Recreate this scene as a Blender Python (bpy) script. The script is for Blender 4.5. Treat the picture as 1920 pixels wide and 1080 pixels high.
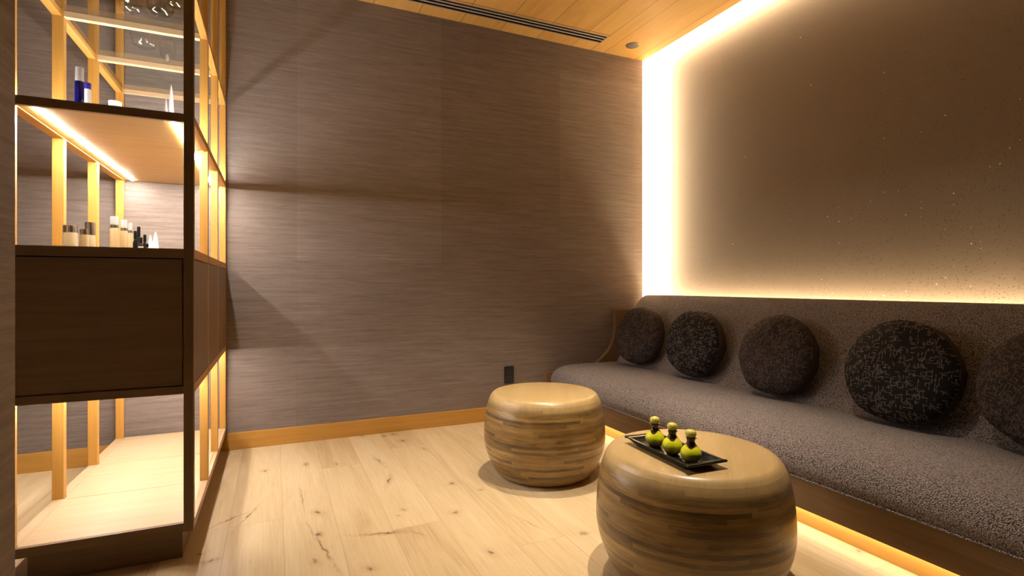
import bpy, bmesh, math, random
from mathutils import Vector, Matrix, noise, Euler

for o in list(bpy.data.objects): bpy.data.objects.remove(o)
SC = bpy.context.scene
COL = SC.collection
random.seed(7)
PI = math.pi

# ------------------------------------------------------------------ camera, world, lights, exposure
F_PX = 993.0
EYE = 0.95
YAW = math.atan(445.0 / 993.0)
cam_d = bpy.data.cameras.new('camera')
cam_d.sensor_fit = 'HORIZONTAL'; cam_d.sensor_width = 36.0
cam_d.lens = F_PX / 1920.0 * 36.0
cam_d.shift_y = -5.0 / 1920.0
cam_d.clip_start = 0.02
cam = bpy.data.objects.new('camera', cam_d); COL.objects.link(cam)
cam.location = (0, 0, EYE)
cam.rotation_euler = (PI / 2, 0, -YAW)
SC.camera = cam

w = bpy.data.worlds.new('world'); SC.world = w; w.use_nodes = True
w.node_tree.nodes['Background'].inputs[0].default_value = (0.0, 0.0, 0.0, 1)
w.node_tree.nodes['Background'].inputs[1].default_value = 0.0

SC.view_settings.view_transform = 'Standard'
SC.view_settings.look = 'None'
SC.view_settings.gamma = 1.0
SC.view_settings.use_curve_mapping = False
SC.view_settings.exposure = 0.0

LED_CAB = (1.0, 0.935, 0.875)      # cabinet strips
LED_COVE = (1.0, 0.81, 0.54)     # perimeter strips
STR = dict(shelf_under=265.0, shelf_top=250.0, cab_under=135.0, cove_v=2300.0, cove_c=300.0, sofa_back=125.0, sofa_under=42.0)

def spot(name, loc, energy, size, blend, col=(1, .86, .68), radius=.03, aim=None):
    d = bpy.data.lights.new(name, 'SPOT'); d.energy = energy; d.spot_size = math.radians(size)
    d.spot_blend = blend; d.color = col; d.shadow_soft_size = radius
    o = bpy.data.objects.new(name, d); COL.objects.link(o); o.location = loc
    if aim:
        v = Vector(aim) - Vector(loc); o.rotation_euler = v.to_track_quat('-Z', 'Y').to_euler()
    return o
spot('downlight', (1.26, 2.44, 2.74), 235, 62, .9, radius=.015)
spot('downlight', (1.26, 1.38, 2.74), 235, 62, .9, radius=.015)

# ------------------------------------------------------------------ node helpers
def newmat(name):
    m = bpy.data.materials.new(name); m.use_nodes = True
    nt = m.node_tree; b = nt.nodes['Principled BSDF']
    return m, nt, b
class NT:
    def __init__(s, nt): s.nt = nt
    def n(s, t, **k):
        nd = s.nt.nodes.new(t)
        for a, v in k.items(): setattr(nd, a, v)
        return nd
    def l(s, a, b): s.nt.links.new(a, b)
    def setin(s, sock, v):
        if isinstance(v, bpy.types.NodeSocket): s.l(v, sock)
        else: sock.default_value = v
    def math(s, op, a, b=None, c=None):
        nd = s.n('ShaderNodeMath', operation=op)
        s.setin(nd.inputs[0], a)
        if b is not None: s.setin(nd.inputs[1], b)
        if c is not None: s.setin(nd.inputs[2], c)
        return nd.outputs[0]
    def vmath(s, op, a, b=None):
        nd = s.n('ShaderNodeVectorMath', operation=op)
        s.setin(nd.inputs[0], a)
        if b is not None: s.setin(nd.inputs[1], b)
        return nd.outputs['Value'] if op in ('LENGTH', 'DOT_PRODUCT', 'DISTANCE') else nd.outputs[0]
    def coord(s, which='Object'): return s.n('ShaderNodeTexCoord').outputs[which]
    def noise(s, vec, scale=5, detail=3, rough=.5, dist=0):
        nd = s.n('ShaderNodeTexNoise'); s.l(vec, nd.inputs['Vector'])
        nd.inputs['Scale'].default_value = scale; nd.inputs['Detail'].default_value = detail
        nd.inputs['Roughness'].default_value = rough; nd.inputs['Distortion'].default_value = dist
        return nd.outputs['Fac'], nd.outputs['Color']
    def rng(s, v, a, b, c=0., d=1., smooth=False):
        nd = s.n('ShaderNodeMapRange'); s.setin(nd.inputs[0], v)
        if smooth: nd.interpolation_type = 'SMOOTHSTEP'
        for i, x in enumerate((a, b, c, d)): s.setin(nd.inputs[i + 1], x)
        return nd.outputs[0]
    def mix(s, f, a, b, mode='MIX'):
        nd = s.n('ShaderNodeMix', data_type='RGBA', blend_type=mode)
        s.setin(nd.inputs[0], f)
        for k, v in ((6, a), (7, b)):
            if isinstance(v, bpy.types.NodeSocket): s.l(v, nd.inputs[k])
            else: nd.inputs[k].default_value = (*v[:3], 1)
        return nd.outputs[2]
    def ramp(s, f, pts):
        nd = s.n('ShaderNodeValToRGB'); s.l(f, nd.inputs[0]); e = nd.color_ramp.elements
        while len(e) < len(pts): e.new(0.5)
        for i, (p, c) in enumerate(pts): e[i].position = p; e[i].color = (*c, 1)
        return nd.outputs[0]
    def bump(s, h, strength, dist=.002):
        nd = s.n('ShaderNodeBump'); s.l(h, nd.inputs['Height'])
        nd.inputs['Strength'].default_value = strength; nd.inputs['Distance'].default_value = dist
        return nd.outputs[0]
    def scale(s, vec, sc):
        return s.vmath('MULTIPLY', vec, sc)
    def sep(s, v):
        nd = s.n('ShaderNodeSeparateXYZ'); s.l(v, nd.inputs[0]); return nd.outputs
    def comb(s, x, y, z):
        nd = s.n('ShaderNodeCombineXYZ')
        for i, v in enumerate((x, y, z)): s.setin(nd.inputs[i], v)
        return nd.outputs[0]
    def white(s, v):
        nd = s.n('ShaderNodeTexWhiteNoise', noise_dimensions='3D'); s.l(v, nd.inputs['Vector']); return nd.outputs['Value'], nd.outputs['Color']

def simple(name, col, rough=.5, metal=0., spec=.5, **k):
    m, nt, b = newmat(name)
    b.inputs['Base Color'].default_value = (*col, 1); b.inputs['Roughness'].default_value = rough
    b.inputs['Metallic'].default_value = metal; b.inputs['Specular IOR Level'].default_value = spec
    for kk, v in k.items(): b.inputs[kk.replace('_', ' ')].default_value = v
    return m
def emit(name, col, strength):
    m, nt, b = newmat(name)
    b.inputs['Base Color'].default_value = (0.8, .8, .8, 1)
    b.inputs['Emission Color'].default_value = (*col, 1); b.inputs['Emission Strength'].default_value = strength
    return m

def oak(name, axis, c1, c2, rough=.45, grain=1.0, spec=.35):
    """straight-grained oak veneer, grain along axis"""
    m, nt, b = newmat(name); N = NT(nt)
    co = N.coord('Object')
    sc = [38., 38., 38.]; sc[axis] = 1.6
    f, _ = N.noise(N.scale(co, tuple(sc)), 1.0, 5, .6, .4)
    sc2 = [260., 260., 260.]; sc2[axis] = 7.
    g, _ = N.noise(N.scale(co, tuple(sc2)), 1.0, 2, .6)
    t = N.math('ADD', N.math('MULTIPLY', f, .65), N.math('MULTIPLY', g, .35))
    col = N.ramp(t, [(.32, c2), (.62, c1)])
    N.l(col, b.inputs['Base Color']); b.inputs['Roughness'].default_value = rough
    b.inputs['Specular IOR Level'].default_value = spec
    N.l(N.bump(g, .12 * grain, .001), b.inputs['Normal'])
    return m
OC1, OC2 = (.52, .275, .060), (.43, .212, .036)
OAK = [oak('oak_grain_%s' % 'xyz'[i], i, OC1, OC2) for i in range(3)]
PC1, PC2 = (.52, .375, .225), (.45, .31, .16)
SHADED_OC = ((.20, .122, .056), (.14, .083, .036))
OAK_SHADED = [oak('shaded_oak_%s' % 'xyz'[i], i, *SHADED_OC) for i in range(3)]  # darker copy of the oak: shade on fronts and fascia put into colour
SHELF = oak('golden_oak_x', 0, (.44, .275, .085), (.37, .215, .06))
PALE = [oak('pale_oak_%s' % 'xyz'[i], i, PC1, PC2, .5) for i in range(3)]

def wallpaper():
    m, nt, b = newmat('grasscloth_wallpaper'); N = NT(nt)
    co = N.coord('Object'); x, y, z = N.sep(co)
    f1, _ = N.noise(N.scale(co, (2.6, 2.6, 62)), 1, 7, .72, .25)
    f2, _ = N.noise(N.scale(co, (14, 14, 300)), 1, 4, .7)
    f3, _ = N.noise(co, 1.3, 2, .5)
    f4, _ = N.noise(N.scale(co, (420, 420, 90)), 1, 3, .6)
    k = N.math('FLOOR', N.math('DIVIDE', N.math('SUBTRACT', x, .121), .908))
    ky = N.math('FLOOR', N.math('DIVIDE', y, .908))
    # strips of paper differ a little in tone, and so do the cloth pieces inside a strip
    kz = N.math('FLOOR', N.math('DIVIDE', N.math('ADD', z, N.math('MULTIPLY', k, .37)), 1.1))
    wn, _ = N.white(N.comb(k, ky, kz))
    t = N.math('ADD', N.math('MULTIPLY', f1, .50), N.math('MULTIPLY', f2, .28))
    t = N.math('ADD', t, N.math('MULTIPLY', f4, .10))
    t = N.math('ADD', t, N.math('MULTIPLY', f3, .12))
    t = N.math('ADD', t, N.rng(wn, 0, 1, -.03, .03))
    col = N.ramp(t, [(.34, (.140, .109, .092)), (.50, (.212, .174, .152)), (.66, (.290, .247, .222))])
    dx = N.math('ABSOLUTE', N.math('SUBTRACT', N.math('FRACT', N.math('DIVIDE', N.math('SUBTRACT', x, .121 - .454), .908)), .5))
    col = N.mix(N.rng(dx, 0, .0022, .35, 0), col, (.13, .10, .09))
    N.l(col, b.inputs['Base Color']); b.inputs['Roughness'].default_value = .85
    b.inputs['Specular IOR Level'].default_value = .2
    N.l(N.bump(N.math('ADD', f2, f4), .35, .0012), b.inputs['Normal'])
    return m
M_WALL = wallpaper()

def plank_mat(name, c_lo, c_mid, c_hi, knots=None, seam=(.12, .07, .03), sw=.0022, rough=.42, tone=.12, grain_axis=1, seam_str=.8):
    m, nt, b = newmat(name); N = NT(nt)
    co = N.coord('Object')
    at = N.n('ShaderNodeAttribute', attribute_name='tone').outputs['Fac']
    # shift each plank's grain
    off = N.comb(N.math('MULTIPLY', at, 37.), N.math('MULTIPLY', at, 91.), 0.)
    cs = N.vmath('ADD', co, off)
    a = [9., 9., 9.]; a[grain_axis] = 1.1
    f1, _ = N.noise(N.scale(cs, tuple(a)), 1, 5, .6, 1.2)
    a = [120., 120., 120.]; a[grain_axis] = 3.5
    f2, _ = N.noise(N.scale(cs, tuple(a)), 1, 3, .6, .3)
    t = N.math('ADD', N.math('MULTIPLY', f1, .6), N.math('MULTIPLY', f2, .4))
    t = N.math('ADD', t, N.rng(at, 0, 1, -tone, tone))
    col = N.ramp(t, [(.25, c_lo), (.47, c_mid), (.72, c_hi)])
    uv = N.n('ShaderNodeUVMap', uv_map='edges').outputs[0]
    uv2 = N.n('ShaderNodeUVMap', uv_map='ends').outputs[0]
    u = N.sep(uv); v = N.sep(uv2)
    d = N.math('MINIMUM', N.math('MINIMUM', u[0], u[1]), N.math('MINIMUM', v[0], v[1]))
    s = N.rng(d, sw * .35, sw, seam_str, 0.)
    if knots:
        _, nc = N.noise(co, 26, 3, .6)
        wob = N.vmath('MULTIPLY', N.vmath('SUBTRACT', nc, (.5, .5, .5)), (.03, .05, 0))
        kc = N.vmath('ADD', co, wob)
        halo = None; core = None
        for (x, y, rx, ry, ang, dark) in knots:
            mp = N.n('ShaderNodeMapping', vector_type='TEXTURE'); N.l(kc, mp.inputs[0])
            mp.inputs['Location'].default_value = (x, y, 0); mp.inputs['Rotation'].default_value = (0, 0, ang)
            mp.inputs['Scale'].default_value = (rx, ry, 1)
            ln = N.vmath('LENGTH', mp.outputs[0])
            q = N.rng(ln, 1.0, .25, 0., dark)
            core = q if core is None else N.math('MAXIMUM', core, q)
            q = N.rng(ln, 4.5, .8, 0., dark, True)
            halo = q if halo is None else N.math('MAXIMUM', halo, q)
        f5, _ = N.noise(N.scale(co, (60, 14, 1)), 1, 4, .7, 1.5)
        hm = N.math('MULTIPLY', N.math('MULTIPLY', halo, halo), N.rng(f5, .35, .65, .1, .8))
        col = N.mix(hm, col, (.30, .17, .075))
        col = N.mix(N.math('MULTIPLY', core, .9), col, (.06, .032, .016))
        # faint mineral streaks everywhere
        f6, _ = N.noise(N.scale(cs, (16, 3.0, 1)), 1, 5, .7, 2.2)
        col = N.mix(N.rng(f6, .60, .74, 0, .42), col, (.36, .22, .11))
    col = N.mix(s, col, seam)
    N.l(col, b.inputs['Base Color']); b.inputs['Roughness'].default_value = rough
    b.inputs['Specular IOR Level'].default_value = .35
    h = N.math('SUBTRACT', N.math('MULTIPLY', f2, .15), s)
    N.l(N.bump(h, .25, .0015), b.inputs['Normal'])
    return m

KN = [(-.047, 2.991, .010, .016, 0, .9), (.153, 3.012, .008, .02, 0, 1), (.298, 2.947, .008, .018, .1, .9),
      (.513, 2.908, .006, .050, .15, 1), (.507, 2.60, .007, .045, -.3, .95), (.688, 3.392, .013, .016, 0, 1),
      (.714, 3.222, .014, .020, 0, 1), (.627, 3.378, .013, .014, 0, .9), (.503, 3.434, .009, .014, 0, .9),
      (.79, 3.018, .010, .022, .3, .8), (.776, 2.434, .018, .012, .4, .8), (.874, 2.311, .009, .009, 0, .9),
      (.111, 2.527, .0022, .075, .02, 1), (-.164, 2.43, .0035, .045, -.9, 1), (-.095, 2.45, .0025, .060, -.35, 1),
      (.165, 2.351, .010, .020, .5, .95), (.150, 2.14, .009, .010, 0, 1), (.160, 2.03, .0030, .11, .18, 1),
      (.405, 2.047, .028, .008, -.25, 1), (.36, 2.06, .0045, .055, 1.3, .9), (.499, 2.238, .010, .010, .5, .8),
      (.466, 2.181, .006, .006, 0, .8), (.689, 2.116, .016, .016, .5, .7), (.128, 1.943, .010, .022, .2, .6),
      (.29, 1.817, .012, .018, .3, .8), (.499, 2.006, .006, .05, .5, .45), (-.202, 2.091, .014, .009, .2, 1),
      (-.24, 2.157, .008, .008, 0, .9), (1.081, 1.739, .022, .028, .4, .55), (1.906, 1.222, .012, .012, .2, .7),
      (.70, 1.75, .010, .02, .2, .8), (.93, 1.90, .003, .05, .3, .7), (1.75, 2.05, .008, .012, 0, .7),
      (.62, 1.55, .012, .02, 0, .8), (-.42, 3.05, .009, .02, 0, .7), (-1.1, 2.9, .01, .02, 0, .8)]
M_FLOOR = plank_mat('oak_floor', (.38, .258, .132), (.52, .388, .216), (.63, .495, .305), KN, (.22, .13, .07), .0020, .38, .13, seam_str=.38)
M_CEIL = plank_mat('oak_ceiling', (.64, .36, .095), (.76, .46, .14), (.84, .54, .18), None, (.10, .045, .015), .0030, .5, .06)

def boucle():
    m, nt, b = newmat('boucle_fabric'); N = NT(nt)
    co = N.coord('Object')
    _, wc = N.noise(co, 60, 2, .5)
    cd = N.vmath('ADD', co, N.vmath('MULTIPLY', wc, (.006, .006, .006)))
    v = N.n('ShaderNodeTexVoronoi'); N.l(cd, v.inputs['Vector']); v.inputs['Scale'].default_value = 235
    d = v.outputs['Distance']
    f, _ = N.noise(co, 320, 2, .6)
    h = N.math('SUBTRACT', N.math('MULTIPLY', f, .5), d)
    t = N.rng(h, -.75, .25)
    col = N.ramp(t, [(.05, (.030, .021, .019)), (.42, (.145, .111, .102)), (.85, (.45, .37, .345))])
    N.l(col, b.inputs['Base Color']); b.inputs['Roughness'].default_value = .9
    b.inputs['Specular IOR Level'].default_value = .15
    b.inputs['Sheen Weight'].default_value = .25; b.inputs['Sheen Roughness'].default_value = .5
    N.l(N.bump(h, 1., .006), b.inputs['Normal'])
    return m
M_BOUCLE = boucle()

def tweed(name, base, thread, amt):
    m, nt, b = newmat(name); N = NT(nt)
    co = N.coord('Object')
    _, wc = N.noise(co, 22, 2, .5)
    cd = N.vmath('ADD', co, N.vmath('MULTIPLY', N.vmath('SUBTRACT', wc, (.5, .5, .5)), (.008, .008, .008)))
    x, y, z = N.sep(cd)
    P = 1 / .0056
    def dash(a, bq, la, seed):
        r = N.math('MULTIPLY', bq, P); c_ = N.math('MULTIPLY', a, P / la)
        rr = N.math('FLOOR', r)
        cc = N.math('FLOOR', N.math('ADD', c_, N.math('MULTIPLY', rr, .37)))
        wv, _ = N.white(N.comb(rr, cc, seed))
        fr = N.math('ABSOLUTE', N.math('SUBTRACT', N.math('FRACT', r), .5))
        fc = N.math('ABSOLUTE', N.math('SUBTRACT', N.math('FRACT', N.math('ADD', c_, N.math('MULTIPLY', rr, .37))), .5))
        mk = N.math('MULTIPLY', N.rng(fr, .34, .16), N.rng(fc, .46, .34))
        return N.math('MULTIPLY', mk, N.math('MULTIPLY', N.math('GREATER_THAN', wv, amt), N.rng(wv, amt, 1, .45, 1.)))
    h1 = dash(x, z, 3.2, 1.); h2 = dash(z, x, 3.2, 5.)
    k = N.math('MAXIMUM', h1, h2)
    g, _ = N.noise(co, 420, 2, .5)
    bc = N.mix(g, tuple(c * .5 for c in base), tuple(c * 1.4 for c in base))
    col = N.mix(k, bc, thread)
    N.l(col, b.inputs['Base Color']); b.inputs['Roughness'].default_value = .9
    b.inputs['Specular IOR Level'].default_value = .15
    N.l(N.bump(N.math('ADD', k, N.math('MULTIPLY', g, .5)), .8, .003), b.inputs['Normal'])
    return m
M_TWEED_D = tweed('charcoal_tweed', (.016, .013, .013), (.20, .165, .145), .75)
M_TWEED_B = tweed('brown_tweed', (.038, .028, .026), (.150, .115, .102), .64)
def plainband():
    m, nt, b = newmat('plain_brown_cloth'); N = NT(nt); co = N.coord('Object')
    g, _ = N.noise(co, 300, 3, .6)
    N.l(N.mix(g, (.030, .022, .020), (.085, .062, .055)), b.inputs['Base Color']); b.inputs['Roughness'].default_value = .9
    b.inputs['Specular IOR Level'].default_value = .15
    N.l(N.bump(g, .6, .002), b.inputs['Normal']); return m
M_BAND = plainband()

def stool_side():
    m, nt, b = newmat('laminated_wood'); N = NT(nt)
    co = N.coord('Object'); x, y, z = N.sep(co)
    ang = N.math('ARCTAN2', y, x)
    _, wc = N.noise(co, 3.0, 2, .5)
    zz = N.math('ADD', z, N.math('MULTIPLY', N.math('SUBTRACT', N.sep(wc)[0], .5), .012))
    r = N.math('FLOOR', N.math('DIVIDE', zz, .0135))
    ro, _ = N.white(N.comb(r, 3., 1.))
    a = N.math('FLOOR', N.math('ADD', N.math('MULTIPLY', ang, .95), N.math('MULTIPLY', ro, 6.)))
    wv, _ = N.white(N.comb(r, a, 2.))
    cyl = N.comb(N.math('MULTIPLY', N.math('COSINE', ang), 1.0), N.math('SINE', ang), N.math('MULTIPLY', zz, 60.))
    f1, _ = N.noise(N.scale(cyl, (2.0, 2.0, 1.)), 1, 5, .65, .3)
    f2, _ = N.noise(N.scale(cyl, (8., 8., 5.)), 1, 3, .6)
    t = N.math('ADD', N.math('MULTIPLY', wv, .26), N.math('MULTIPLY', f1, .50))
    t = N.math('ADD', t, N.math('MULTIPLY', f2, .24))
    col = N.ramp(t, [(.28, (.060, .032, .010)), (.42, (.145, .084, .026)), (.56, (.26, .158, .050)), (.76, (.44, .285, .105))])
    g1, _ = N.noise(N.scale(co, (2.5, 22, 10)), 1, 5, .6, .5)
    col = N.mix(N.rng(z, .412 * .84, .412 * .945, 0., 1., True), col, N.ramp(g1, [(.25, (.37, .25, .10)), (.7, (.51, .36, .165))]))
    N.l(col, b.inputs['Base Color']); b.inputs['Roughness'].default_value = .34
    b.inputs['Specular IOR Level'].default_value = .5
    b.inputs['Coat Weight'].default_value = .25; b.inputs['Coat Roughness'].default_value = .2
    N.l(N.bump(f1, .05, .001), b.inputs['Normal'])
    return m
M_STOOL = stool_side()
def stool_top():
    m, nt, b = newmat('lacquered_wood_top'); N = NT(nt); co = N.coord('Object')
    f1, _ = N.noise(N.scale(co, (2.5, 22, 10)), 1, 5, .6, .5)
    f2, _ = N.noise(N.scale(co, (12, 150, 10)), 1, 3, .6)
    t = N.math('ADD', N.math('MULTIPLY', f1, .6), N.math('MULTIPLY', f2, .4))
    N.l(N.ramp(t, [(.25, (.39, .26, .105)), (.7, (.51, .36, .165))]), b.inputs['Base Color'])
    b.inputs['Roughness'].default_value = .36; b.inputs['Coat Weight'].default_value = .12; b.inputs['Coat Roughness'].default_value = .2
    return m
M_STOOLTOP = stool_top()

def plaster():
    m, nt, b = newmat('speckled_plaster'); N = NT(nt)
    co = N.coord('Object'); x, y, z = N.sep(co)
    f1, _ = N.noise(co, 2.2, 5, .6); f2, _ = N.noise(co, 140, 3, .6)
    col = N.mix(f1, (.185, .135, .092), (.225, .168, .118))
    # mineral specks: denser low down and towards the near end
    den = N.math('MULTIPLY', N.rng(y, 3.3, 1.1, .25, 1.), N.rng(z, 2.3, .9, .15, 1.))
    cl, _ = N.noise(co, 5, 2, .6)
    den = N.math('MULTIPLY', den, N.rng(cl, .35, .65, .4, 1.2))
    den = N.math('POWER', den, 1.3)
    def specks(scale, rad, frac, seed):
        v = N.n('ShaderNodeTexVoronoi', voronoi_dimensions='2D'); N.l(N.comb(N.math('ADD', y, seed), z, 0.), v.inputs['Vector'])
        v.inputs['Scale'].default_value = scale
        wv = N.sep(v.outputs['Color'])
        ok = N.math('LESS_THAN', wv[0], N.math('MULTIPLY', den, frac))
        rr = N.rng(wv[1], 0, 1, rad * .35, rad)
        dd = N.rng(N.math('DIVIDE', v.outputs['Distance'], rr), 1.0, .6)
        return N.math('MULTIPLY', ok, dd), v.outputs['Color']
    s1, _ = specks(60, .19, .42, 0.)
    s2, _ = specks(115, .27, .45, 3.)
    den = N.math('MULTIPLY', den, N.rng(y, 2.7, 1.5, .12, 1.))
    s3, sc3 = specks(30, .105, .12, 9.)
    col = N.mix(N.math('MULTIPLY', N.math('MAXIMUM', s1, s2), .85), col, (.055, .036, .022))
    col = N.mix(s3, col, (1., .97, .92))  # mica flecks, their glint painted in as near-white colour
    N.l(col, b.inputs['Base Color'])
    N.l(N.rng(s3, 0, 1, .75, .35), b.inputs['Roughness'])
    b.inputs['Specular IOR Level'].default_value = .3
    bn = N.bump(f2, .25, .001)
    jit = N.vmath('MULTIPLY', N.vmath('SUBTRACT', sc3, (.5, .5, .5)), (0.0, .5, .5))
    nv = N.vmath('ADD', bn, N.vmath('MULTIPLY', jit, N.comb(s3, s3, s3)))
    N.l(N.vmath('NORMALIZE', nv), b.inputs['Normal'])
    return m
M_PLASTER = plaster()
M_COVE = simple('cove_paint', (.75, .68, .58), .8)
M_BLACK = simple('black_plastic', (.012, .013, .015), .45)
M_SLOT = simple('black_cavity', (.006, .005, .004), .9)
M_SLAT = simple('grey_metal_slat', (.50, .44, .38), .5)
M_TRAY = simple('black_lacquer', (.006, .007, .006), .28, 0, .35)
M_GLASS = simple('clear_glass', (1, 1, 1), .0, 0, .5, Transmission_Weight=1., IOR=1.45)
def thinglass(name, tint, refl=.10):
    """thin clear sheet: mostly see-through with a mirror-like sheen"""
    m, nt, b = newmat(name); N = NT(nt)
    out = nt.nodes['Material Output']; nt.nodes.remove(b)
    tr = N.n('ShaderNodeBsdfTransparent'); tr.inputs[0].default_value = (*tint, 1)
    gl = N.n('ShaderNodeBsdfGlossy'); gl.inputs['Roughness'].default_value = .02
    fr = N.n('ShaderNodeFresnel'); fr.inputs[0].default_value = 1.5
    mx = N.n('ShaderNodeMixShader'); geo = N.n('ShaderNodeNewGeometry')
    N.l(N.math('MULTIPLY', N.math('MULTIPLY', fr.outputs[0], refl * 10), N.math('SUBTRACT', 1., geo.outputs['Backfacing'])), mx.inputs[0])
    N.l(tr.outputs[0], mx.inputs[1]); N.l(gl.outputs[0], mx.inputs[2]); N.l(mx.outputs[0], out.inputs[0])
    return m
M_PANE = thinglass('shelf_glass', (.95, .97, .94), .26)
M_WARE = thinglass('drinking_glass', (.88, .90, .90), .50)
M_SILVER = simple('polished_silver', (.80, .78, .76), .25, 1.)
M_CREAM = simple('cream_liquid', (.80, .68, .44), .25, 0, .5, Transmission_Weight=.35)
M_AMBER = simple('pale_gold_liquid', (.78, .60, .34), .12, 0, .5, Transmission_Weight=.45)
M_CLEAR = simple('clear_acrylic', (.88, .88, .88), .08, 0, .5, Transmission_Weight=.6)
M_BLUE = simple('cobalt_glass', (.002, .003, .085), .1)
M_BLUE2 = simple('violet_blue_plastic', (.03, .02, .30), .3)
M_WHITE = simple('white_ceramic', (.68, .66, .63), .35)
M_VIAL = simple('black_glass', (.003, .003, .0035), .3, 0, .25)
M_LABEL = simple('grey_label', (.45, .42, .42), .6)
M_BRASS = simple('dark_brass', (.35, .28, .16), .3, 1.)

def glaze():
    m, nt, b = newmat('lime_glaze'); N = NT(nt); co = N.coord('Object'); x, y, z = N.sep(co)
    a = N.math('ARCTAN2', y, x)
    drip = N.math('ADD', z, N.math('MULTIPLY', N.math('SINE', N.math('ADD', N.math('MULTIPLY', a, 3.), .6)), .0055))
    f, _ = N.noise(co, 40, 3, .6)
    zz = N.math('ADD', z, N.math('MULTIPLY', N.math('SUBTRACT', f, .5), .006))
    col = N.ramp(N.math('DIVIDE', zz, .06), [(.08, (.16, .10, .02)), (.30, (.42, .34, .02)), (.48, (.70, .74, .010)), (.95, (.74, .72, .04))])
    col = N.mix(N.rng(drip, .0495, .0515), col, (.045, .016, .008))
    N.l(col, b.inputs['Base Color']); b.inputs['Roughness'].default_value = .16
    b.inputs['Coat Weight'].default_value = .5
    return m
M_GLAZE = glaze()
M_STOP = simple('yellow_green_glaze', (.62, .55, .10), .25, 0, .5, Coat_Weight=.4)

# ------------------------------------------------------------------ mesh helpers
def link(o, parent=None):
    COL.objects.link(o)
    if parent is not None: o.parent = parent
    return o
def root(name, loc, label, cat, group=None):
    o = bpy.data.objects.new(name, None); o.empty_display_size = .05
    COL.objects.link(o); o.location = loc
    tag(o, label, cat, group); return o
def tag(o, label, cat, group=None):
    o['label'] = label; o['category'] = cat
    if group: o['group'] = group
    return o
def obj(name, bm, mat, parent=None, smooth=False, auto=None, local=False):
    """bm is in world coordinates; shifted to the parent's origin"""
    me = bpy.data.meshes.new(name)
    off = Vector((0, 0, 0))
    if parent is not None and not local:
        off = parent.location.copy()
        if parent.parent: off = off + parent.parent.location
    if off.length: bmesh.ops.translate(bm, verts=bm.verts, vec=-off)
    bm.normal_update()
    bm.to_mesh(me); bm.free()
    mats = mat if isinstance(mat, (list, tuple)) else [mat]
    for q in mats: me.materials.append(q)
    if smooth:
        for p in me.polygons: p.use_smooth = True
        if auto is not None:
            me.set_sharp_from_angle(angle=math.radians(auto))
    o = bpy.data.objects.new(name, me); link(o, parent)
    return o
def box(bm, x0, x1, y0, y1, z0, z1, bev=0., mi=0):
    vs = [bm.verts.new(p) for p in ((x0, y0, z0), (x1, y0, z0), (x1, y1, z0), (x0, y1, z0), (x0, y0, z1), (x1, y0, z1), (x1, y1, z1), (x0, y1, z1))]
    fs = [bm.faces.new([vs[i] for i in q]) for q in ((0, 3, 2, 1), (4, 5, 6, 7), (0, 1, 5, 4), (1, 2, 6, 5), (2, 3, 7, 6), (3, 0, 4, 7))]
    for f in fs: f.material_index = mi
    if bev:
        es = list({e for f in fs for e in f.edges})
        bmesh.ops.bevel(bm, geom=es, offset=bev, segments=2, affect='EDGES', profile=.5)
    return bm
def B(*a, bev=0.): return box(bmesh.new(), *a, bev=bev)
def lathe(bm, prof, cx=0, cy=0, cz=0, seg=48, mi=0, caps=True):
    rings = []
    for r, z in prof:
        if r < 1e-6: rings.append([bm.verts.new((cx, cy, cz + z))])
        else: rings.append([bm.verts.new((cx + r * math.cos(2 * PI * i / seg), cy + r * math.sin(2 * PI * i / seg), cz + z)) for i in range(seg)])
    for a, b_ in zip(rings, rings[1:]):
        for i in range(seg):
            j = (i + 1) % seg
            if len(a) == 1 and len(b_) == 1: continue
            if len(a) == 1: f = bm.faces.new((a[0], b_[i], b_[j])) if False else bm.faces.new((a[0], b_[j], b_[i]))
            elif len(b_) == 1: f = bm.faces.new((a[i], a[j], b_[0]))
            else: f = bm.faces.new((a[i], a[j], b_[j], b_[i]))
            f.material_index = mi
    if caps:
        if len(rings[0]) > 1: bm.faces.new(rings[0][::-1]).material_index = mi
        if len(rings[-1]) > 1: bm.faces.new(rings[-1]).material_index = mi
    return bm
def catmull(pts, n=6, closed=False):
    out = []; m = len(pts)
    rng_ = range(m) if closed else range(m - 1)
    for i in rng_:
        p0 = pts[(i - 1) % m] if closed or i > 0 else pts[0]
        p1 = pts[i]; p2 = pts[(i + 1) % m]
        p3 = pts[(i + 2) % m] if closed or i + 2 < m else pts[-1]
        for k in range(n):
            t = k / n
            out.append(tuple(.5 * (2 * b + (c - a) * t + (2 * a - 5 * b + 4 * c - d) * t * t + (3 * b - a - 3 * c + d) * t ** 3) for a, b, c, d in zip(p0, p1, p2, p3)))
    if not closed: out.append(tuple(pts[-1]))
    return out
def struct(name, bm, mat, smooth=False):
    o = obj(name, bm, mat, None, smooth); o['kind'] = 'structure'; return o
def prism_y(bm, poly, y0, y1):
    """poly in (x,z), extruded along y"""
    a = [bm.verts.new((x, y0, z)) for x, z in poly]; b_ = [bm.verts.new((x, y1, z)) for x, z in poly]
    n = len(poly)
    bm.faces.new(a); bm.faces.new(b_[::-1])
    for i in range(n):
        j = (i + 1) % n; bm.faces.new((a[j], a[i], b_[i], b_[j]))
    bmesh.ops.recalc_face_normals(bm, faces=bm.faces)
    return bm

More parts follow.
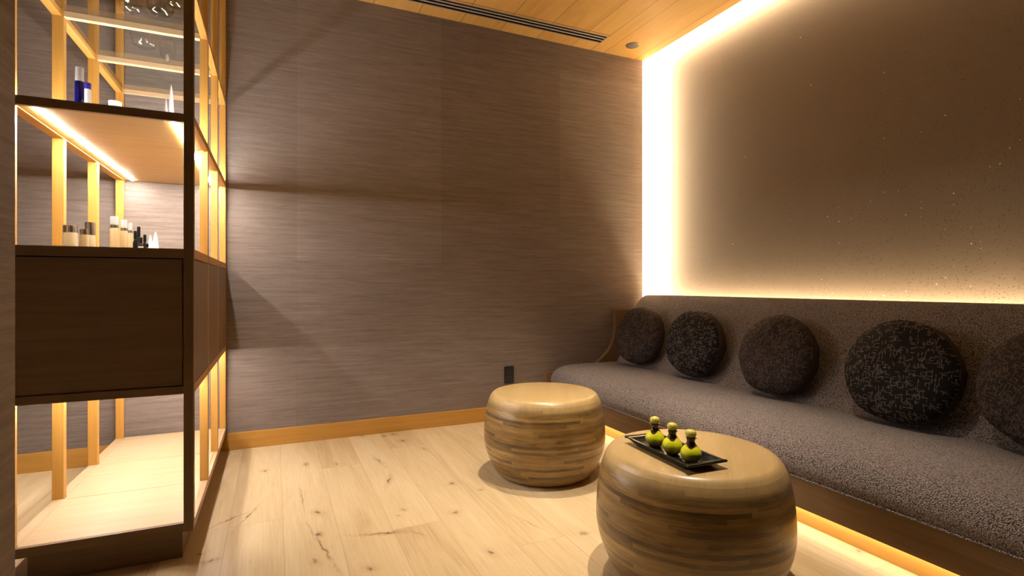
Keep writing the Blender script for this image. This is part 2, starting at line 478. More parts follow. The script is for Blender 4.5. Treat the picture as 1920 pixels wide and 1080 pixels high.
def planks(bm, rects, z, up=True, axis='y', seed=1):
    """rects: (x0,x1,y0,y1,tone). one quad each, with tone and edge distances"""
    e1 = bm.loops.layers.uv.new('edges'); e2 = bm.loops.layers.uv.new('ends')
    tl = bm.verts.layers.float.new('tone')
    for (x0, x1, y0, y1, t) in rects:
        vs = [bm.verts.new(p) for p in ((x0, y0, z), (x1, y0, z), (x1, y1, z), (x0, y1, z))]
        for v in vs: v[tl] = t
        f = bm.faces.new(vs if up else vs[::-1])
        for lp in f.loops:
            c = lp.vert.co
            lp[e1].uv = (c.x - x0, x1 - c.x); lp[e2].uv = (c.y - y0, y1 - c.y)
    return bm

# ------------------------------------------------------------------ the room
YB = 3.458; H = 2.754; XC = 2.70; XF = 2.80
XL = -.73; YF = .10; YC = 2.115
# floor boards 195 mm wide running away from the viewer
rects = []
rnd = random.Random(11)
fixed = {(1): [1.0, 2.905], (2): [.55, 2.066], (0): [1.35], (-1): [2.35], (3): [1.2, 3.1], (4): [1.75, 3.3], (5): [1.1, 2.6]}
tones = {(1, 2): .18, (2, 1): .30, (2, 2): .72, (3, 1): .62, (0, 1): .68, (1, 1): .52, (-1, 1): .6, (-1, 0): .66, (3, 0): .35}
for k in range(-12, 15):
    x0 = .03 + .195 * k; x1 = x0 + .195
    if x0 > 2.85: break
    cuts = fixed.get(k)
    if cuts is None:
        cuts = []; y = YF + rnd.uniform(.2, 1.9)
        while y < 3.5: cuts.append(y); y += rnd.uniform(1.3, 2.0)
    ys = [YF - .1] + cuts + [3.66]
    for j in range(len(ys) - 1):
        rects.append((x0, x1, ys[j], ys[j + 1], tones.get((k, j), rnd.uniform(.2, .9))))
bm = planks(bmesh.new(), rects, 0.0)
box(bm, -2.3, 2.9, YF - .1, 3.66, -.06, -.002)
struct('floor', bm, M_FLOOR)
# ceiling boards, with the opening for the air grille
rects = []; rnd = random.Random(5)
VX1, VY0, VY1 = 2.212, 3.222, 3.330
k = 0; x = .576 - .2925 * 10
while x < XC - .001:
    x1 = min(x + .2925, XC); t = rnd.random(); xs = max(x, -2.3)
    if x1 <= -2.3: x += .2925; continue
    if xs >= VX1: rects.append((xs, x1, YF, YB, t))
    elif x1 <= VX1:
        rects.append((xs, x1, YF, VY0, t)); rects.append((xs, x1, VY1, YB, rnd.random()))
    else:
        rects.append((xs, VX1, YF, VY0, t)); rects.append((xs, VX1, VY1, YB, t)); rects.append((VX1, x1, YF, YB, t))
    x += .2925
bm = bmesh.new(); planks(bm, rects, H, up=False)
# board thickness above
box(bm, -2.3, XC, YF, VY0, H + .001, H + .02); box(bm, -2.3, XC, VY1, YB + .03, H + .001, H + .02); box(bm, VX1, XC, VY0, VY1, H + .001, H + .02)
struct('ceiling', bm, M_CEIL)
struct('wall_back', B(-2.3, XC, YB, YB + .03, 0, H + .02), M_WALL)
struct('wall_right', B(XF, XF + .1, YF, YB + .17, 0, H + .2), M_PLASTER)
struct('wall_left', B(-.59, -.45, -.3, 1.304, 0, H), M_WALL)
struct('wall_far_left', B(-2.4, -2.3, 1.2, YB + .03, 0, H), M_WALL)
struct('wall_alcove', B(-2.3, -.59, 1.204, 1.304, 0, H), M_WALL)
bm = B(XC - .3, XF, YF, YB + .17, H + .2, H + .23)
box(bm, XC - .33, XC - .3, YF, YB + .17, H + .02, H + .23)
struct('trim_1', bm, M_COVE)                                 # closes the light cove above the ceiling edge
bm = B(XC - .25, XF, YB + .14, YB + .17, 0, H + .2)
box(bm, XC - .28, XC - .25, YB + .03, YB + .17, 0, H + .2)
struct('trim_2', bm, M_COVE)                                 # closes the upright light cove behind the back wall's edge
struct('baseboard_back', B(-2.3, 1.80, YB - .014, YB, 0, .097, bev=.002), OAK[0])
# light strips of the coves
def led_face(x0, x1, y0, y1, z0, z1):
    """slim housing whose +x side carries the diffuser"""
    bm = box(bmesh.new(), x0, x1, y0, y1, z0, z1)
    bm.normal_update()
    for f in bm.faces: f.material_index = 1 if f.normal.x > .9 else 0
    return bm
struct('upright_cove_strip', led_face(XC + .002, XC + .010, YB + .034, YB + .054, .80, H + .05), [M_BLACK, emit('cove_upright_led', LED_COVE, STR['cove_v'])])
struct('ceiling_cove_strip', led_face(XC + .002, XC + .010, .55, YB + .02, H + .024, H + .044), [M_BLACK, emit('cove_ceiling_led', LED_COVE, STR['cove_c'])])

# air grille
g = root('air_grille', (1.2, 3.276, H), 'long linear air grille with dark slots set in the oak ceiling', 'vent')
bm = B(-2.0, VX1 - .004, VY0 + .002, VY1 - .002, H + .05, H + .055)
box(bm, -2.0, VX1 - .004, VY0 + .001, VY0 + .004, H + .0035, H + .05); box(bm, -2.0, VX1 - .004, VY1 - .004, VY1 - .001, H + .0035, H + .05)
box(bm, VX1 - .004, VX1 - .001, VY0 + .001, VY1 - .001, H + .0035, H + .05)
obj('backing', bm, M_SLOT, g)
for (a, b_) in ((VY0, VY0 + .006), (VY1 - .005, VY1)):
    obj('frame', B(-2.0, VX1 - .002, a, b_, H - .001, H + .003), M_SLAT, g)
for yy in (3.2575, 3.2945):
    obj('slat', B(-2.0, VX1 - .004, yy - .0065, yy + .0065, H + .001, H + .004), M_SLAT, g)
obj('end_cap', B(VX1 - .004, VX1, VY0, VY1, H - .001, H + .003), M_SLAT, g)
obj('trim_line', B(-2.0, VX1 + .004, 3.2000, 3.2030, H - .0008, H + .0008), M_SLOT, g)  # thin dark trim line beside the slots
# round ceiling speaker
s = root('ceiling_speaker', (2.455, 3.262, H), 'small round black fitting in the oak ceiling by the lit corner', 'speaker')
bm = bmesh.new(); lathe(bm, [(.050, 0), (.050, -.003), (.046, -.004), (.044, -.002)], 2.455, 3.262, H, caps=False)
obj('rim', bm, M_BLACK, s, True, 30)
bm = bmesh.new(); lathe(bm, [(.0, -.0035), (.045, -.0025)], 2.455, 3.262, H, caps=False)
for f in bm.faces: f.normal_flip()
def mesh_grille():
    m, nt, b = newmat('perforated_grille'); N = NT(nt); co = N.coord('Object')
    v = N.n('ShaderNodeTexVoronoi'); N.l(co, v.inputs['Vector']); v.inputs['Scale'].default_value = 300; v.inputs['Randomness'].default_value = .1
    N.l(N.mix(N.rng(v.outputs['Distance'], .3, .5), (.002, .002, .002), (.012, .013, .013)), b.inputs['Base Color']); b.inputs['Roughness'].default_value = .5
    return m
obj('grille', bm, mesh_grille(), s)
# wall outlet
s = root('wall_outlet', (1.5245, YB, .315), 'black double wall outlet low on the grasscloth wall behind the far stool', 'outlet')
obj('cover_plate', B(1.487, 1.562, YB - .008, YB - .0005, .252, .374, bev=.003), M_BLACK, s)
for zz in (.288, .338):
    bm = B(1.503, 1.546, YB - .0105, YB - .0075, zz - .018, zz + .018, bev=.001)
    obj('socket', bm, simple('black_socket', (.02, .02, .022), .3), s)

# ------------------------------------------------------------------ display shelf unit
CX0, CX1 = -.771, -.255     # outer faces
PW = .033
PY = [(YC, YC + .030), (2.545, 2.575), (2.967, 2.995), (3.425, YB - .016)]
U = root('display_cabinet', (-.5, 2.78, 0), 'tall open oak display cabinet with lit shelves beside the grasscloth wall', 'cabinet')
def up(name, bm, mat, par=U, **k): return obj(name, bm, mat, par, **k)
for i, (a, b_) in enumerate(PY):
    for (x0, x1) in ((CX0, CX0 + .036), (CX1 - .030, CX1)):
        up('post', B(x0, x1, a, b_, .105, H - .001, bev=.0012), OAK_SHADED[2] if (i == 0 and x0 > -.5) else OAK[2])
# base
bm = B(-.715, -.294, 2.159, YB - .016, 0, .104)
up('plinth', bm, OAK_SHADED[0])
up('base_rail', B(CX0 + .036, CX1 - .030, YC, YC + .014, .105, .135), OAK_SHADED[0])
for (x0, x1) in ((CX0, CX0 + .038), (CX1 - .016, CX1)):
    for j in range(3):
        up('base_rail', B(x0, x1, PY[j][1], PY[j + 1][0], .105, .1345), PALE[1])
bs = [YC + .014, 2.538, 2.960, YB - .016]
for j in range(3):
    up('base_board', B(CX0 + .039, CX1 - .0165, bs[j] + .0014, bs[j + 1] - .0014, .108, .1352, bev=.0008), PALE[0])
# middle cupboard
up('cupboard_body', B(CX0 + .036, CX1 - .017, YC + .016, YB - .017, .600, 1.040), OAK[1])
up('cupboard_bottom', B(CX0 + .036, CX1 - .017, YC + .001, YB - .017, .5785, .600), OAK[1])
up('front_panel', B(CX0 + .038, CX1 - .034, YC + .004, YC + .0155, .608, 1.039, bev=.001), OAK_SHADED[0])
up('bottom_rail', B(CX0 + .036, CX1 - .030, YC, YC + .016, .578, .604), OAK_SHADED[0])
up('counter_edge', B(CX0 + .036, CX1 - .030, YC, YC + .016, 1.043, 1.075), OAK_SHADED[0])
up('counter_top', B(CX0 + .036, CX1 - .017, YC + .0165, YB - .017, 1.043, 1.075, bev=.0008), PALE[0])
ds = [YC + .032, 2.545, 2.970, YB - .018]
for j in range(3):
    up('door', B(CX1 - .016, CX1 - .001, ds[j] + .003, ds[j + 1] - .003, .6105, 1.0405, bev=.001), OAK_SHADED[2])
    up('door', B(CX0 + .001, CX0 + .016, ds[j] + .003, ds[j + 1] - .003, .6105, 1.0405, bev=.001), OAK[2])
for (x0, x1) in ((CX0, CX0 + .036), (CX1 - .016, CX1)):
    up('side_rail', B(x0, x1, YC + .030, YB - .017, 1.0435, 1.0748), OAK[1])
    up('side_rail', B(x0, x1, YC + .030, YB - .017, .578, .607), OAK[1])
# lit middle shelf
SZ0, SZ1 = 1.510, 1.538
up('shelf_front_rail', B(CX0 + .036, CX1 - .030, YC, YC + .016, SZ0, SZ1), OAK_SHADED[0])
for (x0, x1) in ((CX0, CX0 + .036), (CX1 - .016, CX1)):
    for j in range(3): up('side_rail', B(x0, x1, PY[j][1], PY[j + 1][0], SZ0, SZ1), OAK[1])
ss = [YC + .016, 2.552, 2.962, YB - .017]
for j in range(3):
    up('shelf_board', B(CX0 + .0365, CX1 - .0165, ss[j] + .001, ss[j + 1] - .001, SZ0 + .003, SZ1 - .0015, bev=.0006), SHELF)
# glass shelves with oak frames above
GZ0, GZ1 = 1.977, 2.000
def frame_level(z0, z1, glass):
    for (x0, x1) in ((CX0, CX0 + .030), (CX1 - .026, CX1)):
        for j in range(3): up('side_rail', B(x0, x1, PY[j][1], PY[j + 1][0], z0, z1, bev=.001), OAK[1])
    for (a, b_) in PY:
        up('cross_rail', B(CX0 + .036, CX1 - .030, a, a + .026 if b_ < 3.4 else b_, z0, z1, bev=.001), PALE[0])
    if glass:
        for j in range(3):
            up('glass_shelf', B(CX0 + .022, CX1 - .020, PY[j][0] + .020, PY[j + 1][0] + .006, z1 + .0005, z1 + .0065), M_PANE)
frame_level(GZ0, GZ1, True)
frame_level(H - .030, H - .001, False)
# light strips
EM_U = emit('shelf_led', LED_CAB, STR['shelf_under']); EM_T = emit('shelf_top_led', LED_CAB, STR['shelf_top']); EM_C = emit('cupboard_led', LED_CAB, STR['cab_under'])
segs = [(2.140, 2.536), (2.566, 2.937), (2.962, 3.412)]
for (a, b_) in segs:
    for xc in (-.692, -.318):
        up('light_strip', B(xc - .006, xc + .006, a, b_, SZ0 - .0005, SZ0 + .0025), EM_U)
        up('light_strip', B(xc - .006, xc + .006, a, b_, .5750, .5783), EM_C)
    for xc in (-.715, -.292):
        up('light_strip', B(xc - .005, xc + .005, a, b_, SZ1 - .0012, SZ1 - .0005), EM_T)

# ------------------------------------------------------------------ sofa
SY0, SY1 = .15, 3.415
S = root('banquette_sofa', (2.25, 1.4, 0), 'long grey-brown boucle banquette sofa on an oak base along the speckled wall', 'sofa')
def soft_prism(prof, y0, y1, rad, seg=8, ny=40):
    """closed profile (x,z) extruded along y, both ends rounded over by rad"""
    P = [Vector(p) for p in prof]; n = len(P)
    nr = []
    for i in range(n):
        t = (P[(i + 1) % n] - P[i - 1]).normalized(); nr.append(Vector((t.y, -t.x)))
    area = sum(P[i].x * P[(i + 1) % n].y - P[(i + 1) % n].x * P[i].y for i in range(n))
    if area < 0: nr = [-q for q in nr]
    st = [(y0 + rad * (1 - math.sin(a)), rad * (1 - math.cos(a))) for a in [PI / 2 * k / seg for k in range(seg, 0, -1)]]
    sts = []
    for k in range(seg + 1):
        a = PI / 2 * k / seg
        sts.append((y0 + rad * (1 - math.sin(a)), rad * (1 - math.cos(a))))
    sts = sts[::-1]     # from inset edge ... flat
    front = [(y0 + rad * (1 - math.cos(PI / 2 * k / seg)), rad * (1 - math.sin(PI / 2 * k / seg))) for k in range(seg + 1)]
    back = [(y1 - (y - y0), d) for (y, d) in front][::-1]
    mid = [(front[-1][0] + (back[0][0] - front[-1][0]) * k / ny, 0) for k in range(1, ny)]
    bm = bmesh.new(); rings = []
    for (y, d) in front + mid + back:
        rings.append([bm.verts.new((p.x - q.x * d, y, p.y - q.y * d)) for p, q in zip(P, nr)])
    for a, b_ in zip(rings, rings[1:]):
        for i in range(n):
            j = (i + 1) % n; bm.faces.new((a[i], a[j], b_[j], b_[i]))
    bm.faces.new(rings[0]); bm.faces.new(rings[-1][::-1])
    bmesh.ops.recalc_face_normals(bm, faces=bm.faces)
    return bm
seat = catmull([(1.852, .208), (1.832, .225), (1.822, .258), (1.830, .300), (1.860, .336), (1.915, .358), (2.0, .368), (2.12, .371), (2.28, .369), (2.40, .366), (2.46, .352), (2.475, .32), (2.475, .25), (2.46, .212), (2.40, .208), (2.10, .208)], 5, True)
obj('seat', soft_prism(seat, SY0, SY1, .045), M_BOUCLE, S, True)
back = catmull([(2.375, .27), (2.385, .34), (2.410, .385), (2.438, .425), (2.464, .485), (2.485, .56), (2.515, .66), (2.55, .745), (2.59, .81), (2.635, .856), (2.675, .875), (2.705, .872), (2.725, .85), (2.735, .80), (2.735, .60), (2.735, .34), (2.71, .25), (2.55, .23), (2.41, .235)], 5, True)
obj('backrest', soft_prism(back, SY0, SY1, .045), M_BOUCLE, S, True)
obj('fascia', B(1.868, 1.888, SY0, SY1 + .003, .082, .207, bev=.0015), OAK_SHADED[1], S)
obj('plinth', B(1.922, 1.94, SY0, SY1 + .003, 0, .150), OAK[1], S)
obj('seat_base', B(1.889, 2.72, SY0, SY1, .150, .206), OAK[1], S)
curve = catmull([(2.20, .335), (2.283, .385), (2.357, .454), (2.398, .530), (2.411, .61)], 6)
poly = [(1.807, .0), (1.807, .313), (1.90, .313), (2.12, .320)] + curve + [(2.411, .763), (2.72, .763), (2.72, 0)]
obj('end_panel', prism_y(bmesh.new(), poly, SY1 + .004, YB - .001), OAK_SHADED[2], S)
bm = B(1.890, 1.902, SY0 + .02, SY1 - .02, .088, .100); bm.normal_update()
for f in bm.faces: f.material_index = 1 if f.normal.z < -.9 else 0
obj('light_strip', bm, [M_BLACK, emit('under_sofa_led', (1.0, .87, .68), STR['sofa_under'])], S)
obj('light_strip', B(2.742, 2.756, SY0 + .02, SY1 - .02, .800, .808), emit('behind_sofa_led', LED_COVE, STR['sofa_back']), S)
obj('strip_ledge', B(2.738, 2.790, SY0, SY1, .790, .7995), M_COVE, S)

# ------------------------------------------------------------------ cushions
def cushion(name, y, z, x, rz, lean, face, R, T, label, seed, roll=0):
    c = root(name, (x, y, z), label, 'cushion', 'round cushions along the sofa back')
    # built flat with its axis along local y (front = -y)
    seg = 72
    prof = []
    nn = 26
    for i in range(nn + 1):
        a = PI * i / nn                      # 0 front centre .. pi back centre
        ca, sa = math.cos(a), math.sin(a)
        r = R * abs(sa) ** .66; d = -T * (abs(ca) ** .90) * (1 if ca > 0 else -1)
        prof.append((r, d))
    bm0 = bmesh.new()
    parts = {'front_cover': (0, 11), 'side_band': (11, 15), 'back_cover': (15, nn)}
    bm0.free()
    for pn, (i0, i1) in parts.items():
        bm = bmesh.new(); rings = []
        for i in range(i0, i1 + 1):
            r, d = prof[i]
            if r < 1e-5: rings.append([bm.verts.new((0, d, 0))]); continue
            ring = []
            for k in range(seg):
                th = 2 * PI * k / seg
                u, v = math.cos(th), math.sin(th)
                nz = noise.noise(Vector((u * 2.0, v * 2.0, seed + d * 9)))
                nz2 = noise.noise(Vector((u * 7, v * 7, seed * 2 + d * 40)))
                rr = r * (1 + .022 * nz + .008 * nz2)
                dd = d * (1 + .10 * nz) + .004 * nz2 * (r / R)
                # sags a little at the bottom
                if v < -.75: rr *= 1 - .06 * (-.75 - v) / .25
                ring.append(bm.verts.new((rr * u, dd, rr * v)))
            rings.append(ring)
        for a, b_ in zip(rings, rings[1:]):
            for k in range(seg):
                j = (k + 1) % seg
                if len(a) == 1: bm.faces.new((a[0], b_[k], b_[j]))
                elif len(b_) == 1: bm.faces.new((a[k], b_[0], a[j]))
                else: bm.faces.new((a[k], b_[k], b_[j], a[j]))
        bmesh.ops.recalc_face_normals(bm, faces=bm.faces)
        if pn == 'front_cover' and sum(f.normal.y for f in bm.faces) > 0: bmesh.ops.reverse_faces(bm, faces=bm.faces)
        if pn == 'back_cover' and sum(f.normal.y for f in bm.faces) < 0: bmesh.ops.reverse_faces(bm, faces=bm.faces)
        o = obj(pn, bm, M_BAND if pn != 'front_cover' else face, c, True, local=True)
    c.rotation_euler = (Matrix.Rotation(rz, 3, 'Z') @ Matrix.Rotation(lean, 3, 'X') @ Matrix.Rotation(roll, 3, 'Y')).to_euler()
    return c
L90 = -PI / 2
cushion('round_cushion', 3.085, .588, 2.385, L90 + .10, -.22, M_TWEED_B, .213, .090, 'brownish tweed round cushion at the far end of the sofa, farthest from view', 1)
cushion('round_cushion', 2.545, .585, 2.385, L90 + .06, -.20, M_TWEED_D, .213, .092, 'black tweed round cushion second from the far end of the sofa', 2, .2)
cushion('round_cushion', 1.950, .585, 2.385, L90 + .02, -.20, M_TWEED_B, .215, .094, 'brown tweed round cushion in the middle of the five on the sofa', 3, -.1)
cushion('round_cushion', 1.350, .586, 2.378, L90 + .04, -.20, M_TWEED_D, .222, .092, 'large black tweed round cushion fourth from the far end of the sofa', 4)
cushion('round_cushion', .865, .588, 2.378, L90 + .0, -.20, M_TWEED_B, .220, .090, 'brown tweed round cushion nearest the viewer, cut by the right edge', 5, .3)

# ------------------------------------------------------------------ stools
PR = [(.0, 0), (.66, 0), (.70, .006), (.77, .035), (.86, .12), (.95, .27), (.988, .38), (1.0, .48), (.99, .65), (.966, .78), (.947, .845), (.925, .895), (.898, .942)]
PT = [(.898, .942), (.870, .972), (.835, .992), (.79, 1.0), (.35, 1.0), (0, 1.0)]
def stool(x, y, R, Hh, rot, label):
    s = root('drum_stool', (x, y, 0), label, 'stool', 'laminated wooden drum stools')
    ps = [(0, 0)] + catmull(PR[1:], 5)
    bm = bmesh.new(); lathe(bm, [(r * R, z * Hh) for r, z in ps], 0, 0, 0, 128, caps=False)
    bmesh.ops.recalc_face_normals(bm, faces=bm.faces)
    obj('body', bm, M_STOOL, s, True, local=True)
    pt = catmull(PT[:4], 6) + [(.35, 1.0), (0, 1.0)]
    bm = bmesh.new(); lathe(bm, [(r * R, z * Hh) for r, z in pt], 0, 0, 0, 128, caps=False)
    bmesh.ops.recalc_face_normals(bm, faces=bm.faces)
    obj('top', bm, M_STOOLTOP, s, True, local=True)
    s.rotation_euler[2] = rot
    return s
SH = .411
stool(1.2551, 2.3985, .307, SH, -2.1, 'laminated wooden drum stool with nothing on it, nearer the back wall')
stool(1.2491, 1.348, .308, SH, -2.4, 'laminated wooden drum stool carrying the black tray, nearest the viewer')

# ------------------------------------------------------------------ tray with bottles
T = root('serving_tray', (1.153, 1.328, SH), 'long black lacquer tray with flared ends holding three green bottles', 'tray')
bm = bmesh.new()
def loft(bm, secs):
    rings = [[bm.verts.new(p) for p in s_] for s_ in secs]
    for a, b_ in zip(rings, rings[1:]):
        n = len(a)
        for i in range(n):
            j = (i + 1) % n; bm.faces.new((a[i], a[j], b_[j], b_[i]))
    return rings
def rect(hx, hy, z): return [(-hx, -hy, z), (hx, -hy, z), (hx, hy, z), (-hx, hy, z)]
# outer shell up, over the rim, down to the sunken floor; the short ends flare out
secs = [rect(.050, .118, 0), rect(.052, .122, .004), rect(.066, .146, .018), rect(.070, .158, .022), rect(.069, .157, .0245), rect(.061, .142, .0235), rect(.056, .130, .010), rect(.054, .127, .0085)]
r_ = loft(bm, secs); bm.faces.new(r_[0][::-1]); bm.faces.new(r_[-1])
bmesh.ops.recalc_face_normals(bm, faces=bm.faces)
bmesh.ops.bevel(bm, geom=[e for e in bm.edges if e.calc_face_angle(0) > .5], offset=.0012, segments=2, affect='EDGES')
obj('tray_body', bm, M_TRAY, T, True, 35, local=True)
for sy in (-1, 1):
    bm = B(-.072, .072, -.006, .006, -.004, .004, bev=.0035)
    bmesh.ops.translate(bm, verts=bm.verts, vec=(0, sy * .158, .0225))
    obj('end_lip', bm, M_TRAY, T, True, 40, local=True)
T.rotation_euler[2] = math.radians(-3)
def bottle():
    b_ = root('glazed_bottle', (0, 0, 0), '', 'bottle', 'green glazed bottles on the tray')
    pr = catmull([(.0165, 0), (.0175, .002), (.0245, .010), (.0300, .022), (.0305, .031), (.0265, .041), (.0190, .050), (.0135, .057), (.0118, .063), (.0125, .069), (.0150, .0735), (.0152, .0755)], 5)
    bm = bmesh.new(); lathe(bm, [(0, 0)] + pr + [(.0110, .0758), (.0105, .072), (0, .072)], seg=48, caps=False)
    bmesh.ops.recalc_face_normals(bm, faces=bm.faces)
    obj('body', bm, M_GLAZE, b_, True, 50, local=True)
    # pouring lip
    bm = bmesh.new()
    tip = bm.verts.new((.0235, 0, .0765)); ring = []
    for k in range(7):
        a = -.6 + 1.2 * k / 6
        ring.append((bm.verts.new((.0145 * math.cos(a), .0145 * math.sin(a), .0752)), bm.verts.new((.0138 * math.cos(a), .0138 * math.sin(a), .0705))))
    for (p, q), (p2, q2) in zip(ring, ring[1:]):
        bm.faces.new((p, p2, tip)); bm.faces.new((q2, q, tip)); bm.faces.new((p, q, q2, p2))
    bm.faces.new((ring[0][0], tip, ring[0][1])); bm.faces.new((ring[-1][0], ring[-1][1], tip))
    bmesh.ops.recalc_face_normals(bm, faces=bm.faces)
    obj('spout', bm, M_GLAZE, b_, True, 50, local=True)
    bm = bmesh.new(); lathe(bm, [(0, .073), (.0085, .073), (.0090, .0765)] + catmull([(.0130, .0775), (.0160, .083), (.0158, .090), (.0125, .0955), (.006, .0975)], 4) + [(0, .0977)], seg=40, caps=False)
    bmesh.ops.recalc_face_normals(bm, faces=bm.faces)
    obj('stopper', bm, M_STOP, b_, True, 60, local=True)
    return b_
def copy_tree(o):
    r = o.copy(); COL.objects.link(r)
    for ch in o.children:
        c = ch.copy(); COL.objects.link(c); c.parent = r; c.matrix_parent_inverse = ch.matrix_parent_inverse
    return r
b0 = bottle()
bl = [(1.143, 1.400, 'lime green glazed bottle at the far left end of the tray', -.7), (1.142, 1.315, 'lime green glazed bottle between the other two on the tray', -.5), (1.139, 1.230, 'lime green glazed bottle at the near right end of the tray', -.55)]
for i, (x, y, lab, rz) in enumerate(bl):
    b_ = b0 if i == 0 else copy_tree(b0)
    b_.location = (x, y, SH + .0086); b_.rotation_euler[2] = rz; b_['label'] = lab

# ------------------------------------------------------------------ things in the display cabinet
sY, cY = math.sin(YAW), math.cos(YAW)
def XatY(px, Y):
    u = (px - 960) / F_PX; return (u * cY + sY) / (-u * sY + cY) * Y
def ZatY(px, py, Y):
    u = (px - 960) / F_PX; return EYE - (py - 535) / F_PX * Y / (-u * sY + cY)
def WatY(p0, p1, Y): return XatY(p1, Y) - XatY(p0, Y)
CZ = 1.0752
def rnd_prism(prof, x, y, z, mat, parent, name, seg=32):
    bm = bmesh.new(); lathe(bm, prof, x, y, z, seg, caps=True)
    bmesh.ops.recalc_face_normals(bm, faces=bm.faces)
    return obj(name, bm, mat, parent, True, 35)
def jar(px0, px1, ytop, ylid, Y, label, tall=False):
    x = XatY((px0 + px1) / 2, Y); r = WatY(px0, px1, Y) / 2 * .97
    zt = ZatY((px0 + px1) / 2, ytop, Y) - CZ; zl = ZatY((px0 + px1) / 2, ylid, Y) - CZ
    j = root('cosmetic_jar', (x, Y, CZ), label, 'jar', 'silver-lidded jars on the cabinet counter')
    rnd_prism([(r * .9, 0), (r, .003), (r, zl - .004), (r * .9, zl - .0005)], x, Y, CZ, M_CREAM, j, 'body')
    rnd_prism([(r * .96, zl), (r * .96, zt - .002), (r * .93, zt)], x, Y, CZ, M_SILVER, j, 'lid')
jar(117, 147, 423, 436, 2.30, 'wide cream jar with a silver lid, left of the three on the counter')
jar(149, 167, 430, 440, 2.26, 'shortest cream jar with a silver lid between two larger jars')
jar(158, 180, 417, 441, 2.36, 'tall cream bottle with a deep silver cap beside the wide jar')
def pump(px0, px1, ycap, yneck, ybody, Y, label, lm):
    xm = (px0 + px1) / 2; x = XatY(xm, Y); r = WatY(px0, px1, Y) / 2 * .97
    zc = ZatY(xm, ycap, Y) - CZ; zn = ZatY(xm, yneck, Y) - CZ; zb = ZatY(xm, ybody, Y) - CZ
    j = root('lotion_bottle', (x, Y, CZ), label, 'bottle', 'clear pump bottles on the cabinet counter')
    rnd_prism([(r * .94, 0), (r, .003), (r, zb - .004), (r * .9, zb - .0005)], x, Y, CZ, M_AMBER, j, 'body')
    rnd_prism([(r * .70, zb), (r * .92, zb + .001), (r * .92, zn)], x, Y, CZ, M_SILVER, j, 'collar')
    rnd_prism([(r * .90, zn + .0005), (r * .90, zc - .002), (r * .86, zc)], x, Y, CZ, M_CLEAR, j, 'cap')
pump(205, 224, 406, 422, 428, 2.52, 'tallest clear pump bottle, left of the three on the counter', 0)
pump(225, 240, 412, 428, 433, 2.58, 'middle clear pump bottle of the three on the counter', 0)
pump(239, 249, 418, 432, 437, 2.66, 'smallest clear pump bottle, right of the three on the counter', 0)
def vial(px0, px1, ytop, Y, label, lab=False):
    xm = (px0 + px1) / 2; x = XatY(xm, Y); r = WatY(px0, px1, Y) / 2; z = ZatY(xm, ytop, Y) - CZ
    j = root('dropper_bottle', (x, Y, CZ), label, 'bottle', 'small black bottles on the cabinet counter')
    rnd_prism([(r * .95, 0), (r, .002), (r, z * .50), (r * .55, z * .60), (r * .5, z * .64)], x, Y, CZ, M_VIAL, j, 'body', 24)
    rnd_prism([(r * .68, z * .645), (r * .68, z * .97), (r * .55, z)], x, Y, CZ, M_VIAL, j, 'cap', 24)
    if lab:
        rnd_prism([(r * 1.02, z * .10), (r * 1.02, z * .46)], x, Y, CZ, M_LABEL, j, 'label_band', 24)
vial(249, 259, 433, 2.60, 'black dropper bottle touching the clear bottles on the counter')
vial(255, 265, 425, 2.72, 'tallest small black dropper bottle on the counter')
vial(259, 269, 445, 2.56, 'short black bottle with a grey label on the counter', True)
vial(267, 276, 440, 2.66, 'black dropper bottle toward the right end of the black row')
vial(272, 280, 457, 2.48, 'lowest small black bottle at the right end of the row')
def cone(px0, px1, pxt, ytop, Y, z0, label):
    xm = (px0 + px1) / 2; x = XatY(xm, Y); r = WatY(px0, px1, Y) / 2; z = ZatY(xm, ytop, Y) - z0
    j = bmesh.new(); prof = [(0, 0), (r * .8, 0), (r * .95, .01), (r, z * .2), (r * .92, z * .45), (r * .62, z * .75), (r * .3, z * .92), (0, z)]
    lathe(j, [(0, 0)] + catmull(prof[1:], 4), x, Y, z0, 28, caps=False)
    bmesh.ops.recalc_face_normals(j, faces=j.faces)
    bmesh.ops.translate(j, verts=j.verts, vec=(-x, -Y, -z0))
    o = obj('white_spire', j, M_WHITE, None, True); o.location = (x, Y, z0)
    tag(o, label, 'ornament', 'white pointed ornaments in the cabinet')
cone(285, 298, 291, 434, 2.95, CZ, 'taller faint white spire ornament on the counter against the wall')
cone(277, 287, 282, 440, 3.05, CZ, 'shorter faint white spire ornament on the counter against the wall')
Z2 = SZ1 - .0015 + .0003
cone(307, 316, 311, 183, 2.55, Z2, 'shorter white spire ornament on the upper lit shelf')
cone(315, 327, 320, 158, 2.50, Z2, 'taller white spire ornament on the upper lit shelf')
# blue bottle
Y = 2.30; xm = 149; x = XatY(xm, Y); r = WatY(140, 158, Y) / 2
zt = ZatY(xm, 127, Y) - Z2; zb = ZatY(xm, 153, Y) - Z2
j = root('blue_bottle', (x, Y, Z2), 'dark blue glass bottle with a clear cap on the upper lit shelf', 'bottle')
rnd_prism([(r * .94, 0), (r, .003), (r, zb - .004), (r * .85, zb)], x, Y, Z2, M_BLUE, j, 'body')
rnd_prism([(r * .5, zb + .0003), (r * .5, zb + .6 * (zt - zb))], x, Y, Z2, M_BRASS, j, 'pump')
bm = bmesh.new(); lathe(bm, [(r * .93, zb + .0005), (r * .93, zt - .001), (r * .88, zt), (0, zt)], x, Y, Z2, 32, caps=False)
bmesh.ops.recalc_face_normals(bm, faces=bm.faces)
obj('cap', bm, M_CLEAR, j, True, 35)
Y = 2.37; x = XatY(164, Y); r = WatY(157, 171, Y) / 2; za = ZatY(164, 168, Y) - Z2; zb = ZatY(164, 156, Y) - Z2
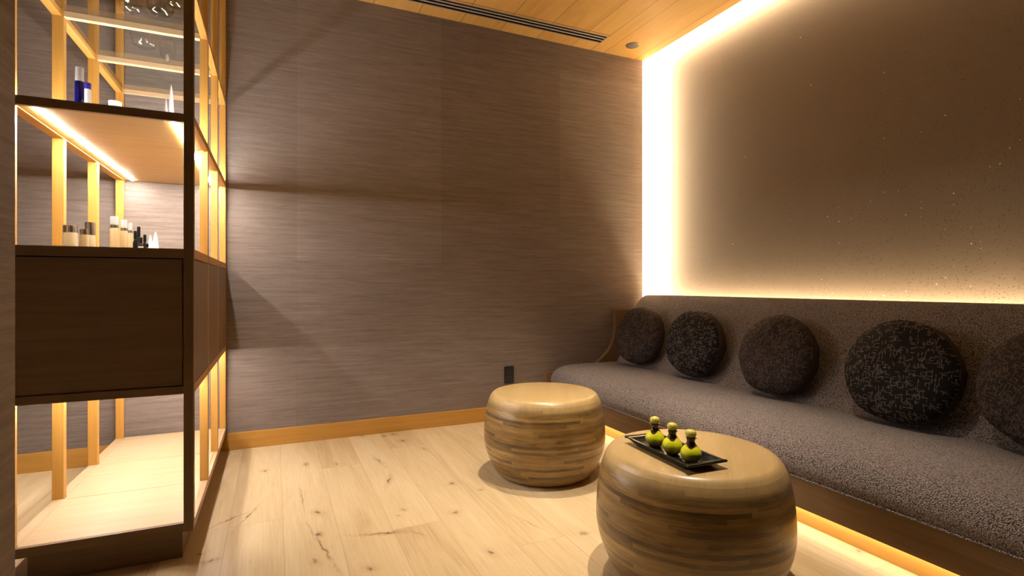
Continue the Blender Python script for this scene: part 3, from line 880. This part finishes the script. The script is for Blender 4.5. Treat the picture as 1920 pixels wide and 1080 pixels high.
j = root('lotion_tube', (x, Y, Z2), 'pale bottle with a violet-blue cap just behind the blue bottle', 'bottle')
rnd_prism([(r * .95, 0), (r, .003), (r, za)], x, Y, Z2, M_WHITE, j, 'body')
rnd_prism([(r * 1.0, za + .0003), (r * 1.0, zb - .002), (r * .9, zb)], x, Y, Z2, M_BLUE2, j, 'cap')
# small dish
Y = 2.62; x = XatY(216, Y); r = WatY(203, 229, Y) / 2; z = ZatY(216, 191, Y) - Z2
bm = bmesh.new(); lathe(bm, [(0, 0), (r * .5, 0), (r * .8, z * .5), (r, z), (r * .96, z), (r * .75, z * .6), (r * .45, z * .25), (0, z * .2)], 0, 0, 0, 36, caps=False)
bmesh.ops.recalc_face_normals(bm, faces=bm.faces)
o = obj('small_dish', bm, M_WHITE, None, True, 50); o.location = (x, Y, Z2)
tag(o, 'small shallow white dish on the upper lit shelf', 'dish')
# glassware on the glass shelf
G = GZ1 + .0068
def glassware(name, prof, x, y, label, cat='glass', parts=None):
    bm = bmesh.new(); lathe(bm, prof, 0, 0, 0, 40, caps=False)
    bmesh.ops.recalc_face_normals(bm, faces=bm.faces)
    o = obj(name, bm, M_WARE, None, True, 60); o.location = (x, y, G)
    tag(o, label, cat, 'clear glassware on the glass shelf'); return o
goblet = [(0, 0), (.034, 0), (.034, .002), (.006, .006), (.0045, .012), (.0045, .075), (.010, .085), (.030, .105), (.038, .135), (.037, .165), (.033, .185), (.0315, .185), (.0355, .165), (.0365, .135), (.0285, .107), (.008, .088), (0, .086)]
glassware('wine_goblet', goblet, -.500, 3.19, 'clear stemmed goblet on the rear pane of the glass shelf')
glassware('glass_bowl', [(0, 0), (.040, 0), (.046, .004), (.056, .030), (.058, .055), (.0565, .055), (.0545, .030), (.044, .007), (0, .005)], -.525, 2.80, 'low clear glass bowl on the middle pane of the glass shelf', 'bowl')
glassware('cut_glass_tumbler', [(0, 0), (.034, 0), (.036, .003), (.041, .09), (.0395, .09), (.034, .012), (0, .010)], -.505, 2.46, 'clear tumbler on the front pane of the glass shelf, on the left', 'glass')
glassware('carafe', [(0, 0), (.036, 0), (.045, .010), (.047, .05), (.030, .10), (.015, .13), (.015, .18), (.022, .20), (.0205, .20), (.0135, .18), (.0135, .13), (.028, .10), (.045, .05), (.042, .012), (0, .008)], -.405, 2.44, 'clear glass carafe on the front pane of the glass shelf', 'carafe')
glassware('tall_glass', [(0, 0), (.028, 0), (.030, .003), (.036, .15), (.0345, .15), (.028, .010), (0, .008)], -.340, 2.35, 'tall clear glass beside the front corner post on the glass shelf', 'glass')
